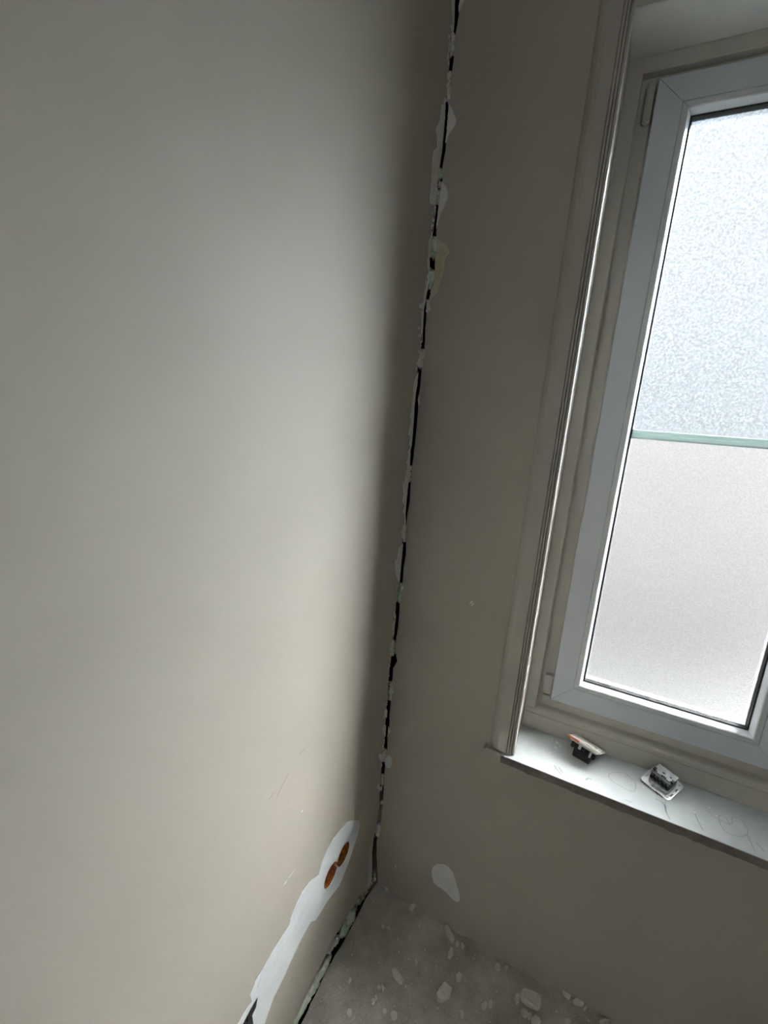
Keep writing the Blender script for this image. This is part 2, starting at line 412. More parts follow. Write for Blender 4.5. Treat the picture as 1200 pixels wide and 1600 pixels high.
child(extrude_profile('casing_head', [(b, WZ1 + a) for a, b in PROF], 'x', XI, WX1 - 0.005, M['trim'], trim), trim)

# ------------------------------------------------------------------ window
win = empty('window_1', (WX0, FY, WZ0)); tag(win, 'white plastic window with frosted panes set deep in its reveal', 'window', kind='structure')
def wc(o): return child(o, win)
# fixed frame
JP = [(0.0, WT), (0.0, FY), (0.0285, FY), (0.0310, FY + 0.003), (0.0320, FY + 0.022), (0.064, FY + 0.024), (0.075, FY + 0.035), (0.075, WT)]
wc(extrude_profile('jamb', [(WX0 + a, b) for a, b in JP], 'z', WZ0 + 0.066, WZ1 - 0.030, M['frame'], win))
wc(extrude_profile('jamb', [(WX1 - a, b) for a, b in JP], 'z', WZ0 + 0.066, WZ1 - 0.030, M['frame'], win))
HP = [(WT, WZ1), (FY, WZ1), (FY, WZ1 - 0.030), (FY + 0.003, WZ1 - 0.0325), (FY + 0.022, WZ1 - 0.033), (FY + 0.024, WZ1 - 0.055), (WT, WZ1 - 0.06)]
wc(extrude_profile('head', HP, 'x', WX0, WX1, M['frame'], win))
BP = [(SY + 0.052, WZ0 - 0.018), (FY, WZ0 - 0.018), (FY, WZ0 + 0.0475), (FY + 0.0022, WZ0 + 0.0485), (FY, WZ0 + 0.0495), (FY, WZ0 + 0.060), (FY + 0.002, WZ0 + 0.066), (FY + 0.007, WZ0 + 0.0695), (FY + 0.022, WZ0 + 0.072), (FY + 0.024, WZ0 + 0.110), (SY + 0.052, WZ0 + 0.110)]
wc(extrude_profile('bottom_rail', BP, 'x', WX0, WX1, M['frame'], win))

lin = wc(box('soffit_light_board', WX0 + 0.0005, WX1 - 0.0005, 0.0005, FY - 0.0005, WZ1 - 0.0035, WZ1 - 0.0002, M['lining'], win)); lin['label'] = 'added pale board standing in for light under the reveal top'  # added board, its pale colour stands in for light on the soffit
SASHP = [(0.0, SY + 0.02), (0.0, SY + 0.003), (0.002, SY), (0.0530, SY), (0.0536, SY + 0.0012), (0.0536, SY + 0.05), (0.02, SY + 0.05), (0.02, SY + 0.02)]
BEADP = [(0.0541, SY + 0.03), (0.0541, SY + 0.0010), (0.0550, SY + 0.0002), (0.0650, SY + 0.0006), (0.0670, SY + 0.0025), (0.0735, SY + 0.0205), (0.0735, SY + 0.03)]
GASKP = [(0.0720, SY + 0.030), (0.0720, SY + 0.0195), (0.0765, SY + 0.0205), (0.0785, SY + 0.0270), (0.0785, SY + 0.030)]
OUTG = [(0.0541, SY + 0.036), (0.0785, SY + 0.036), (0.0785, SY + 0.05), (0.0541, SY + 0.05)]
GY = SY + 0.0285
def sash(rect, frost):
    x0, x1, z0, z1 = rect
    s = empty('sash', (x0 - WX0, SY - FY, z0 - WZ0), win)
    off = Vector((x0, SY, z0))
    def sc(o): o.parent = s; o.matrix_parent_inverse = Matrix.Translation(off).inverted(); return o
    for o in mitred(rect, SASHP, dict(L='stile', R='stile', T='rail', B='rail'), M['upvc'], s).values(): sc(o)
    for o in mitred(rect, BEADP, dict.fromkeys('LRTB', 'glazing_bead'), M['bead'], s).values(): sc(o)
    for o in mitred(rect, GASKP, dict.fromkeys('LRTB', 'gasket'), M['gasket'], s).values(): sc(o)
    for o in mitred(rect, OUTG, dict.fromkeys('LRTB', 'outer_bead'), M['upvc'], s).values(): sc(o)
    gx0, gx1, gz0, gz1 = x0 + 0.0725, x1 - 0.0725, z0 + 0.0725, z1 - 0.0725
    if frost:
        zb0, zb1 = 1.5055, 1.5270
        p = box('upper_pane', gx0, gx1, GY, GY + 0.006, zb1 - 0.004, gz1, M['frost_coarse'], s); sc(p); p['label'] = 'coarse-grained frosted glass above the mint bar'
        p = box('lower_pane', gx0, gx1, GY, GY + 0.006, gz0, zb0 + 0.004, M['frost_fine'], s); sc(p); p['label'] = 'fine-grained frosted glass below the mint bar'
        pr = [(GY + 0.006, zb0), (GY - 0.002, zb0), (GY - 0.004, zb0 + 0.004), (GY - 0.004, zb0 + 0.010), (GY - 0.0025, zb0 + 0.0115), (GY - 0.004, zb0 + 0.013), (GY - 0.003, zb1 - 0.002), (GY, zb1), (GY + 0.006, zb1)]
        b = extrude_profile('glazing_bar', pr, 'x', gx0 + 0.005, gx1 - 0.005, M['mint'], s); sc(b); b['label'] = 'pale mint glazing bar'
    else:
        p = box('pane', gx0, gx1, GY, GY + 0.006, gz0, gz1, M['clear'], s); sc(p)
    return s, sc
S_RECT = (0.4310, 0.9460, 0.7665, 2.2655)
s1, sc1 = sash(S_RECT, True); s1['label'] = 'white sash with two frosted panes'
# hinge covers in the channel left of the sash
h = box('hinge_cover', 0.4085, 0.4295, SY - 0.006, SY + 0.018, 0.782, 0.838, M['frame'], s1, 0.002); sc1(h)
h = box('hinge_cover', 0.4085, 0.4275, SY - 0.003, SY + 0.018, 0.756, 0.777, M['frame'], s1, 0.002); sc1(h)
h = box('hinge_pin', 0.4130, 0.4260, SY + 0.000, SY + 0.016, 0.776, 0.783, M['gasket'], s1); sc1(h)
h = box('hinge_cover', 0.4120, 0.4265, SY - 0.002, SY + 0.018, 2.185, 2.262, M['frame'], s1, 0.0035); sc1(h)

# sill
sill = box('window_sill', 0.342, WX1 + 0.07, -0.030, FY, WZ0 - 0.020, WZ0, M['sill'], win)
wc(sill); sill['label'] = 'scuffed pale grey sill board'
def sl(o): o.parent = sill; return o          # the sill keeps world coordinates, so do its parts
# dark front edge strip, chipped along its lower line
rnd = random.Random(4)
xs = [0.3425 + i * 0.012 for i in range(int((WX1 + 0.069 - 0.3425) / 0.012))]
outl = [(x, WZ0 - 0.0012) for x in (xs[0], xs[-1])]
low = [(x, WZ0 - 0.0205 - rnd.random() ** 3 * 0.004) for x in xs]
outl = [(xs[0], WZ0 - 0.0010), (xs[-1], WZ0 - 0.0010)] + list(reversed(low))
eb = slab_bm(outl, [], lambda a, b, d: (a, -0.0312 + d, b), 0.0012)
e_ = sl(build('sill_edge', eb, M['sill_edge'], sill)); e_['label'] = 'dark front edge of the sill'
horn = box('sill_horn', 0.2975, 0.3415, -0.027, 0.004, WZ0 - 0.022, WZ0 - 0.0005, M['trim'], sill, 0.003); sl(horn); horn['label'] = 'painted stub of the sill under the casing'

# unseen window added behind the camera for fill light
w2 = empty('fill_window', (V[0], RY, V[2])); tag(w2, 'plain clear window added in the wall behind for fill light', 'window', kind='structure')
def w2c(o): o.matrix_parent_inverse = Matrix.Translation((V[0], RY, V[2])).inverted(); return o
for o in mitred((V[0], V[1], V[2], V[3]), [(0, RY - 0.10), (0, RY - 0.04), (0.06, RY - 0.04), (0.06, RY - 0.10)], dict(L='jamb', R='jamb', T='head', B='bottom_rail'), M['upvc'], w2).values(): w2c(o)
w2c(box('pane', V[0] + 0.05, V[1] - 0.05, RY - 0.074, RY - 0.068, V[2] + 0.05, V[3] - 0.05, M['clear'], w2))

# ------------------------------------------------------------------ broken plaster and foam along the crack
def patch(px, plane, mat, t, seed, parent, name='plaster_patch', step=0.006, jit=0.0008, label=None, lift=0.0):
    pts = [(on_left if plane == 'L' else on_back)(*p) for p in px]
    if plane == 'L': pts = [(min(a, 0.004), b) for a, b in pts]
    pts = resample(pts, step, jit, seed)
    f = (lambda a, b, d: (t - d + lift, a, b)) if plane == 'L' else (lambda a, b, d: (a, -t + d - lift, b))
    bm = slab_bm(pts, [], f, t)
    o = build(name, bm, mat, parent)
    if label: o['label'] = label
    return o
c = lambda ox, oy, pts: [(ox + x / 5.925, oy + y / 5.925) for x, y in pts]
left_patches = [
    c(600, 0, [(655, 0), (625, 0), (628, 80), (635, 200), (625, 320), (640, 330), (650, 200), (652, 80)]),
    c(600, 0, [(625, 340), (615, 450), (612, 540), (625, 500), (645, 460), (640, 340)]),
    c(600, 0, [(600, 680), (595, 780), (582, 850), (580, 935), (615, 935), (620, 840), (612, 760), (615, 700)]),
    c(600, 0, [(568, 950), (530, 980), (520, 1110), (475, 1200), (492, 1260), (490, 1370), (457, 1390), (445, 1500), (443, 1600), (436, 1710), (425, 1850), (430, 1880), (470, 1905), (480, 1890), (490, 1700), (510, 1560), (535, 1400), (550, 1250), (562, 1100)]),
    c(600, 250, [(480, 420), (468, 430), (470, 520), (455, 640), (430, 710), (412, 760), (410, 900), (400, 970), (415, 1030), (400, 1130), (375, 1220), (365, 1310), (345, 1340), (325, 1332), (325, 1365), (360, 1385), (345, 1480), (345, 1600), (357, 1600), (365, 1400), (385, 1290), (400, 1200), (418, 1030), (420, 900), (432, 800), (446, 690), (475, 480)]),
    c(560, 500, [(585, 0), (580, 100), (590, 200), (588, 0)]),
    c(560, 500, [(600, 280), (575, 300), (560, 360), (548, 430), (580, 445), (600, 400), (618, 320)]),
    c(560, 500, [(552, 480), (515, 580), (505, 700), (490, 850), (475, 890), (490, 930), (472, 1000), (460, 1058), (482, 1080), (467, 1160), (480, 1175), (452, 1300), (440, 1312), (455, 1350), (445, 1420), (455, 1440), (422, 1520), (415, 1600), (450, 1600), (474, 1350), (480, 1210), (492, 1150), (505, 1000), (514, 850), (525, 700), (542, 600)]),
    c(540, 750, [(540, 20), (530, 60), (535, 130), (525, 200), (550, 240), (530, 290), (545, 320), (540, 410), (520, 500), (525, 540), (545, 570), (555, 450), (551, 300), (560, 200), (567, 120), (570, 25)]),
    c(540, 750, [(520, 600), (492, 618), (482, 700), (480, 740), (455, 738), (462, 850), (478, 920), (498, 960), (511, 800), (521, 700), (531, 585)]),
    c(540, 750, [(440, 1230), (460, 1290), (435, 1340), (433, 1390), (450, 1400), (441, 1460), (464, 1250), (452, 1240)]),
    c(520, 1000, [(490, 630), (472, 660), (480, 700), (495, 722), (502, 650)]),
    c(520, 1000, [(480, 780), (465, 810), (468, 850), (480, 900), (487, 880), (491, 790)]),
    c(520, 1000, [(490, 1005), (450, 1060), (415, 1058), (432, 1100), (450, 1130), (465, 1120), (490, 1060)]),
    c(520, 1000, [(418, 1338), (410, 1370), (420, 1395), (450, 1392), (458, 1345), (440, 1360), (425, 1358)]),
]
for i, pp in enumerate(left_patches):
    patch(pp, 'L', M['plaster'], 0.0008 + 0.0003 * (i % 3), i, wall_left)
right_patches = [
    c(600, 0, [(705, 0), (745, 0), (730, 30), (710, 80), (690, 120), (695, 60)]),
    c(600, 0, [(604, 950), (620, 985), (640, 1040), (670, 1120), (660, 1160), (640, 1190), (605, 1245), (578, 1310), (568, 1330), (580, 1250), (590, 1100)]),
    c(600, 250, [(540, 190), (570, 245), (592, 300), (590, 360), (562, 420), (525, 500), (495, 600), (484, 640), (490, 560), (500, 480), (512, 410), (524, 300), (535, 220)]),
    c(600, 250, [(395, 1290), (425, 1300), (415, 1330), (442, 1385), (405, 1422), (388, 1405), (395, 1340)]),
    c(560, 500, [(560, 690), (570, 765), (556, 795), (552, 740)]),
    c(560, 500, [(608, 270), (622, 290), (615, 340), (598, 360)]),
    c(520, 1000, [(548, 385), (565, 470), (558, 500), (545, 470), (545, 400)]),
    c(520, 1000, [(515, 800), (532, 850), (515, 880), (505, 900), (512, 850)]),
]
for i, pp in enumerate(right_patches):
    patch(pp, 'B', M['plaster'], 0.0014, 40 + i, wall_back)
patch(c(600, 250, [(484, 660), (510, 735), (580, 800), (607, 855), (575, 900), (560, 930), (552, 1020), (545, 1060), (512, 1150), (497, 1225), (432, 1290), (420, 1290), (440, 1200), (468, 1120), (472, 1020), (474, 900), (500, 800), (490, 735)]),
      'B', M['ochre'], 0.0014, 61, wall_back, label='bare ochre plaster where the paint tore off')
# small round dab of filler beside the crack and the teardrop one above the floor
dab = [(607 + 5.8 * math.cos(t / 18 * 2 * math.pi), 1190.5 + 10 * math.sin(t / 18 * 2 * math.pi)) for t in range(18)]
patch(dab, 'B', M['filler_grey'], 0.0008, 62, wall_back, 'filler_dab', 0.01, 0.0, 'small oval dab of pale filler')
tear = [(460 + x / 4, 1340 + y / 4) for x, y in [(858, 85), (868, 55), (895, 38), (935, 42), (965, 60), (990, 95), (1005, 140), (1022, 200), (1034, 250), (1030, 275), (1010, 275), (985, 255), (950, 218), (925, 195), (895, 178), (872, 155), (860, 120)]]
patch(tear, 'B', M['filler_grey'], 0.0008, 63, wall_back, 'filler_dab', 0.008, 0.0003, 'teardrop dab of white filler near the floor')

# ragged grains of plaster clinging to the left lip of the crack
rnd = random.Random(31); gb = bmesh.new()
for i in range(260):
    k = rnd.randrange(2, len(CR) - 8); t = rnd.random()
    v = CR[k][0] + (CR[k + 1][0] - CR[k][0]) * t; u = CR[k][1] + (CR[k + 1][1] - CR[k][1]) * t - rnd.uniform(0.5, 4.5) * rnd.random() - 0.8
    y, z = on_left(u, v); r = rnd.uniform(0.0012, 0.0034)
    res = bmesh.ops.create_icosphere(gb, subdivisions=1, radius=1.0)
    for q in res['verts']: q.co = Vector((q.co.x * r * 0.8 * rnd.uniform(0.6, 1.2), y + q.co.y * r * rnd.uniform(0.7, 1.3), z + q.co.z * r * rnd.uniform(0.8, 1.7)))
ge = build('plaster_grains', gb, M['plaster'], wall_left); ge['kind'] = 'stuff'

def foam(u, v0, v1, w, mat, seed, depth=0.004):
    """lump of foam bulging out of the gap, v0..v1 long and w wide in the photograph"""
    k = 4 if v1 - v0 < 12 else 6
    p0 = at(1, depth, u[0], v0); p1 = at(1, depth, u[1], v1)
    r = w / 2 / 520.0
    n = max(1, int(abs(p0.z - p1.z) / (r * 3.0) + 0.5))
    for j in range(n):
        q = p0.lerp(p1, (j + 0.5) / n)
        blob('foam_filler', q, (r * 1.15, r * 1.25, abs(p0.z - p1.z) / n * 0.56), mat, wall_back, seed + j * 0.37, 0.62, 3, 2.7)
    return
G, PL = M['foam'], M['plaster']
def fc(ox, oy, s, x0, y0, x1, y1, w): return ((ox + x0 / s, ox + x1 / s), oy + y0 / s, oy + y1 / s, w / s)
foams = [
    (fc(600, 0, 5.925, 642, 320, 632, 510, 34), PL), (fc(600, 0, 5.925, 612, 670, 600, 945, 34), PL),
    (fc(600, 250, 5.925, 516, 85, 514, 185, 42), G), (fc(600, 250, 5.925, 520, 200, 518, 260, 24), PL), (fc(600, 250, 5.925, 510, 290, 498, 410, 36), G),
    (fc(600, 250, 5.925, 474, 725, 455, 905, 64), G), (fc(600, 250, 5.925, 446, 1020, 436, 1180, 60), G), (fc(600, 250, 5.925, 452, 1180, 445, 1230, 26), PL),
    (fc(560, 500, 5.925, 595, 275, 570, 445, 40), PL), (fc(560, 500, 5.925, 478, 1350, 466, 1500, 30), PL),
    (fc(540, 750, 5.925, 542, 415, 545, 575, 24), PL), (fc(540, 750, 5.925, 520, 960, 495, 1125, 46), G), (fc(540, 750, 5.925, 440, 1480, 428, 1600, 36), PL),
    (fc(520, 1000, 5.925, 552, 30, 550, 142, 44), G), (fc(520, 1000, 5.925, 538, 385, 538, 470, 28), PL), (fc(520, 1000, 5.925, 538, 460, 536, 552, 42), G),
    (fc(520, 1000, 5.925, 482, 1010, 474, 1120, 34), PL), (fc(520, 1000, 5.925, 460, 1240, 458, 1340, 22), PL), (fc(520, 1000, 5.925, 452, 1490, 452, 1520, 20), PL),
    (fc(360, 1240, 4, 930, 188, 922, 265, 30), PL), (fc(360, 1240, 4, 898, 490, 898, 545, 22), M['dirty_foam']),
]
for i, (a, mt) in enumerate(foams):
    foam(a[0], a[1], a[2], a[3], mt, 1.3 * i + 0.7)

# foam squeezed out under the foot of the left wall
def foot_foam(pts, mat, seed, wall_x=-0.004):
    for j, (u, v, rx, rl) in enumerate(pts):
        p = at(0, wall_x, u, v)
        blob('foam_filler', (p.x - rx * 0.3, p.y, max(p.z, 0.004)), (rx * 0.9, rl, rx * 1.05), mat, wall_left, seed + j * 0.61, 0.5, 3, 1.9)
d7 = lambda x, y: (460 + x / 4, 1340 + y / 4)
def ff(lst, mat, seed): foot_foam([(*d7(x, y), r, l) for x, y, r, l in lst], mat, seed)
ff([(395, 262, 0.018, 0.020), (425, 272, 0.010, 0.014), (372, 315, 0.014, 0.014), (440, 215, 0.012, 0.016), (470, 175, 0.010, 0.014)], M['dirty_foam'], 2.0)
ff([(350, 370, 0.018, 0.020), (345, 415, 0.016, 0.018), (315, 460, 0.016, 0.022), (365, 395, 0.010, 0.012)], M['foam'], 5.0)
ff([(308, 492, 0.012, 0.016), (215, 690, 0.008, 0.010)], M['foam'], 7.0)
ff([(190, 735, 0.011, 0.022), (165, 785, 0.012, 0.026), (135, 840, 0.014, 0.028), (110, 885, 0.014, 0.026), (80, 935, 0.012, 0.022), (50, 975, 0.013, 0.018), (20, 1035, 0.012, 0.02)], M['foam'], 9.0)
ff([(238, 548, 0.010, 0.016), (225, 575, 0.008, 0.012), (260, 520, 0.010, 0.014), (60, 905, 0.007, 0.012), (105, 820, 0.007, 0.012)], M['plaster'], 12.0)

# ------------------------------------------------------------------ filled chase on the left wall with its double socket box
chase_px = c6([(770, 165), (730, 175), (690, 220), (640, 285), (600, 360), (570, 430), (550, 510), (500, 545), (450, 610), (410, 690), (375, 780), (370, 820), (330, 880), (260, 990),
               (210, 1080), (150, 1180), (122, 1255), (132, 1300), (88, 1365), (45, 1440), (0, 1530), (40, 1590), (170, 1560), (212, 1440), (265, 1280), (340, 1130), (370, 1060), (440, 910),
               (500, 800), (530, 790), (600, 680), (680, 570), (730, 450), (760, 360), (790, 270), (806, 195), (796, 170)])
chase = resample([on_left(*p) for p in chase_px], 0.008, 0.0006, 21)
T = 0.0012
cb = slab_bm(chase, [socket_outline(SR - 0.0006), hole_dark], lambda a, b, d: (T - d, a, b), T)
ch = build('filler_strip', cb, M['filler'], wall_left); ch['label'] = 'long white filler strip with a double socket hole'
# trowelled second coat, slightly proud
for i, px in enumerate([
    [(545, 530), (500, 560), (455, 620), (415, 700), (385, 785), (395, 800), (440, 730), (490, 650), (530, 590)],
    [(500, 640), (450, 720), (420, 800), (350, 900), (280, 1010), (300, 1020), (370, 930), (440, 830), (480, 740), (520, 660)],
    [(240, 1060), (190, 1140), (165, 1210), (190, 1240), (230, 1180), (290, 1080), (310, 1020)]]):
    patch(c6(px), 'L', M['filler'], 0.0008, 70 + i, wall_left, 'filler_ridge', 0.008, 0.0006, None, T)
# socket box: open cup behind the two holes
def cup(outl, depth, back_mat, name, parent):
    bm = bmesh.new()
    f = [bm.verts.new((0.0006, a, b)) for a, b in outl]; k = [bm.verts.new((-depth, a, b)) for a, b in outl]
    n = len(f)
    for i in range(n): bm.faces.new((f[i], f[(i + 1) % n], k[(i + 1) % n], k[i]))
    bm.faces.new(k)
    return build(name, bm, back_mat, parent)
so = cup(socket_outline(SR - 0.0012), 0.046, M['socket'], 'socket_box', wall_left); so['label'] = 'orange-brown double socket box sunk in the wall'
def sub(o, p): o.parent = p; return o
# lugs, ribs and cable ends inside the box
for (yy, zz) in ((S1[0] + 0.004, S1[1]), (S2[0] + 0.004, S2[1])):
    sub(box('rib', -0.0455, -0.030, yy - 0.0022, yy + 0.0006, zz - 0.024, zz + 0.010, M['socket_rib'], so), so)
    sub(box('cable_knockout', -0.0455, -0.036, yy - 0.016, yy - 0.006, zz - 0.012, zz + 0.014, M['socket_rib'], so, 0.002), so)
sub(box('screw_lug', -0.020, -0.003, -0.262, -0.253, 0.325, 0.334, M['socket'], so, 0.001), so)
lug = sub(box('screw', -0.006, -0.001, -0.2595, -0.2555, 0.327, 0.331, M['metal'], so, 0.001), so); lug['label'] = 'small steel screw'
# second, half covered hole: a dark torn recess
hb = cup(hole_dark, 0.03, M['smear'], 'torn_recess', wall_left); hb['label'] = 'dark torn hole at the end of the filler'

# nicks and scratches
def streak(u0, v0, u1, v1, w, plane, mat, parent, name='scratch'):
    f = on_left if plane == 'L' else on_back
    a = Vector(f(u0, v0)); b = Vector(f(u1, v1)); d = (b - a).normalized(); n = Vector((-d.y, d.x)) * w / 2
    pts = [tuple(a), tuple(a.lerp(b, 0.4) + n), tuple(b), tuple(a.lerp(b, 0.5) - n)]
    t = 0.0006
    g = (lambda x, y, q: (t - q, x, y)) if plane == 'L' else (lambda x, y, q: (x, -t + q, y))
    return build(name, slab_bm(pts, [], g, t), mat, parent)
streak(443, 1384, 449, 1374, 0.004, 'L', M['fleck'], wall_left)
streak(450, 1373, 461, 1358, 0.0015, 'L', M['fleck'], wall_left)
streak(470, 1270, 474, 1264, 0.004, 'L', M['fleck'], wall_left)
streak(451, 1530, 453, 1527, 0.003, 'L', M['fleck'], wall_left)
streak(432, 1246, 452, 1206, 0.003, 'L', M['scuff'], wall_left, 'scuff')
streak(420, 1250, 428, 1238, 0.003, 'L', M['scuff'], wall_left, 'scuff')
streak(466, 1180, 478, 1168, 0.003, 'L', M['scuff'], wall_left, 'scuff')
streak(528, 799, 534, 803, 0.002, 'L', M['scuff'], wall_left, 'scuff')
streak(617, 1358, 619, 1349, 0.004, 'B', M['filler_grey'], wall_back)
streak(734, 944, 739, 938, 0.006, 'B', M['filler_grey'], wall_back)
streak(736, 948, 741, 941, 0.004, 'B', M['filler_grey'], wall_back)

# ridge of old plaster along the foot of the window wall
for k, (pts, w) in enumerate([([(648, 1408), (668, 1420), (690, 1433), (712, 1447), (731, 1458)], 0.005), ([(752, 1471), (775, 1484), (800, 1500), (825, 1516), (845, 1528), (862, 1538)], 0.007)]):
    bm = bmesh.new(); rows = []
    rr = random.Random(k)
    P = [on_back(u, v)[0] for u, v in pts]
    xs = [P[0] + (P[-1] - P[0]) * i / 26 for i in range(27)]
    for i, x in enumerate(xs):
        e = min(1, i / 2, (26 - i) / 2) * (0.7 + 0.5 * rr.random())
        rows.append([bm.verts.new((x, q[0], q[1])) for q in ((0.0, w * 1.1 * e + 0.0004), (-w * 0.5 * e - 0.0002, w * 0.7 * e + 0.0003), (-w * 1.1 * e - 0.0004, 0.0))])
    for i in range(26):
        for j in range(2): bm.faces.new((rows[i][j], rows[i + 1][j], rows[i + 1][j + 1], rows[i][j + 1]))
    build('plaster_ridge', bm, M['paint'], wall_back)

# ------------------------------------------------------------------ marks on the sill
ZS = WZ0
def sill_pt(u, v): p = at(2, ZS, u, v); return (p.x, p.y)
def ribbon(px, w, mat, name, closed=False):
    pts = [Vector(sill_pt(*p)) for p in px]
    if closed: pts.append(pts[0])
    bm = bmesh.new(); rows = []
    for i, p in enumerate(pts):
        d = (pts[min(i + 1, len(pts) - 1)] - pts[max(i - 1, 0)]).normalized(); n = Vector((-d.y, d.x)) * w / 2
        rows.append((bm.verts.new((p.x + n.x, p.y + n.y, ZS + 0.0003)), bm.verts.new((p.x - n.x, p.y - n.y, ZS + 0.0003))))
    for i in range(len(rows) - 1): bm.faces.new((rows[i][0], rows[i + 1][0], rows[i + 1][1], rows[i][1]))
    return sl(build(name, bm, mat, sill))
c5 = lambda pts: [(860 + x / 5, 1120 + y / 5) for x, y in pts]
e6 = lambda pts: [(980 + x / 5.16, 1060 + y / 5.16) for x, y in pts]
for px, w in [
    (c5([(595, 450), (560, 435), (500, 435), (460, 445), (455, 475), (490, 510), (560, 550), (620, 580), (655, 585), (668, 545), (662, 510), (640, 490), (600, 450)]), 0.0010),
    (c5([(595, 452), (625, 475), (650, 500)]), 0.0014), (c5([(275, 495), (295, 480), (325, 490)]), 0.0022), (c5([(585, 648), (610, 660), (638, 670)]), 0.0014),
    (c5([(820, 640), (870, 665), (895, 700), (905, 750)]), 0.0016),
    (e6([(265, 985), (300, 1020), (315, 1080), (345, 1140)]), 0.0018), (e6([(545, 1085), (570, 1150), (612, 1225)]), 0.0014),
    (e6([(650, 1070), (690, 1110), (740, 1140), (820, 1180), (850, 1165), (840, 1130), (870, 1112), (930, 1150), (975, 1215), (970, 1255), (930, 1278), (860, 1268), (790, 1235), (750, 1180), (735, 1110), (770, 1100), (800, 1130), (830, 1175)]), 0.0010),
    (e6([(968, 1262), (1000, 1330), (1028, 1392)]), 0.0014), (e6([(1045, 1325), (1080, 1370), (1108, 1400)]), 0.0016),
    ([(866, 1196), (872, 1205), (878, 1211)], 0.003), ([(873, 1199), (879, 1208)], 0.003)]:
    ribbon(px, w * 1.45, M['scratch'], 'pencil_mark')
rnd = random.Random(12)
flecks = [(816, 1144, 0.004), (849, 1172, 0.003), (827, 1185, 0.0025), (859, 1176, 0.003), (870, 1160, 0.005), (876, 1165, 0.004), (863, 1154, 0.004), (868, 1168, 0.004), (1005, 1231, 0.0035), (1029, 1244, 0.004), (941, 1202, 0.003), (918, 1208, 0.003), (1085, 1265, 0.003), (1108, 1263, 0.004), (1091, 1296, 0.003), (1120, 1275, 0.003), (1084, 1270, 0.004)]
for (u, v, r) in flecks:
    x, y = sill_pt(u, v)
    pts = [(x + r * (0.6 + 0.6 * rnd.random()) * math.cos(a * 1.05), y + r * (0.6 + 0.6 * rnd.random()) * math.sin(a * 1.05)) for a in range(6)]
    sl(build('plaster_fleck', slab_bm(pts, [], lambda a, b, d: (a, b, ZS + 0.0008 - d), 0.0007), M['fleck'], sill))

# ------------------------------------------------------------------ two dismantled light switches on the sill
def basis(o, xaxis, normal, loc):
    n = Vector(normal).normalized(); x = Vector(xaxis); x = (x - n * x.dot(n)).normalized(); y = n.cross(x)
    mm = Matrix.Identity(4)
    for i in range(3): mm[i][0] = x[i]; mm[i][1] = y[i]; mm[i][2] = n[i]; mm[i][3] = loc[i]
    o.matrix_world = mm
    return mm
sw = empty('light_switch'); tag(sw, 'dismantled light switch with white cover propped up near the casing', 'light switch')
th = math.radians(27); yaw = math.radians(-15)
nrm = Matrix.Rotation(yaw, 3, 'Z') @ Vector((0.10, math.sin(th), math.cos(th)))
mm = basis(sw, Matrix.Rotation(yaw, 3, 'Z') @ Vector((1, 0, 0)), nrm, (0.5385, 0.0925, ZS + 0.0315))
W = 0.041
cp = box('cover_plate', -W + 0.001, W, -W, W, 0.001, 0.007, M['whiteplastic'], sw, 0.0018)
box('rocker', -0.027, 0.027, -0.027, 0.027, 0.0068, 0.0095, M['whiteplastic'], cp, 0.001)
o = box('edge_strip', -W - 0.0008, -W + 0.030, -W - 0.0010, -W + 0.0005, 0.0008, 0.0062, M['orange'], cp, 0.0004); o['label'] = 'orange front edge of the cover'  # orange strips along two edges of the cover
box('edge_strip', -W - 0.0010, -W + 0.0008, -W, W, 0.0012, 0.0062, M['orange'], cp, 0.0004)
box('mounting_plate', -0.034, 0.034, -0.034, 0.034, -0.0035, -0.0005, M['metal'], sw, 0.0006)
inv = mm.inverted()
# mechanism: a block whose underside lies flat on the sill
def dropped_block(name, x0, x1, y0, y1, ztop, zmin, mat, parent, slack=0.0):
    bm = bmesh.new(); vs = []
    for x in (x0, x1):
        for y in (y0, y1):
            for z in (ztop, zmin):
                p = mm @ Vector((x, y, z))
                if z == zmin and slack is not None: p.z = max(ZS + 0.0004 + slack, p.z) if slack else ZS + 0.0004
                vs.append(bm.verts.new(inv @ p))
    for f in [(0, 1, 3, 2), (4, 6, 7, 5), (0, 4, 5, 1), (2, 3, 7, 6), (0, 2, 6, 4), (1, 5, 7, 3)]: bm.faces.new([vs[i] for i in f])
    bmesh.ops.recalc_face_normals(bm, faces=bm.faces[:])
    bmesh.ops.bevel(bm, geom=bm.edges[:], offset=0.0015, segments=2, affect='EDGES')
    return build(name, bm, mat, parent)
me1 = dropped_block('mechanism', -0.022, 0.022, -0.020, 0.022, -0.0035, -0.020, M['blackplastic'], sw)
dropped_block('terminal_block', -0.031, -0.023, -0.016, 0.018, -0.004, -0.022, M['blackplastic'], me1, 0.006)
dropped_block('terminal_block', 0.023, 0.031, -0.016, 0.018, -0.004, -0.022, M['blackplastic'], me1, 0.006)
for x in (-0.014, 0.002, 0.014): box('rib', x - 0.002, x + 0.002, -0.0235, -0.019, -0.016, -0.004, M['blackplastic'], me1, 0.0005)
box('clamp_claw', -0.0105, -0.0045, -0.0265, -0.0215, -0.015, -0.004, M['metal'], sw, 0.0006)
box('clamp_screw', -0.009, -0.006, -0.030, -0.0265, -0.010, -0.005, M['metal'], sw, 0.0006)
box('side_lug', 0.018, 0.0225, -0.0240, -0.0195, -0.0200, -0.006, M['greyplastic'], sw, 0.0005)

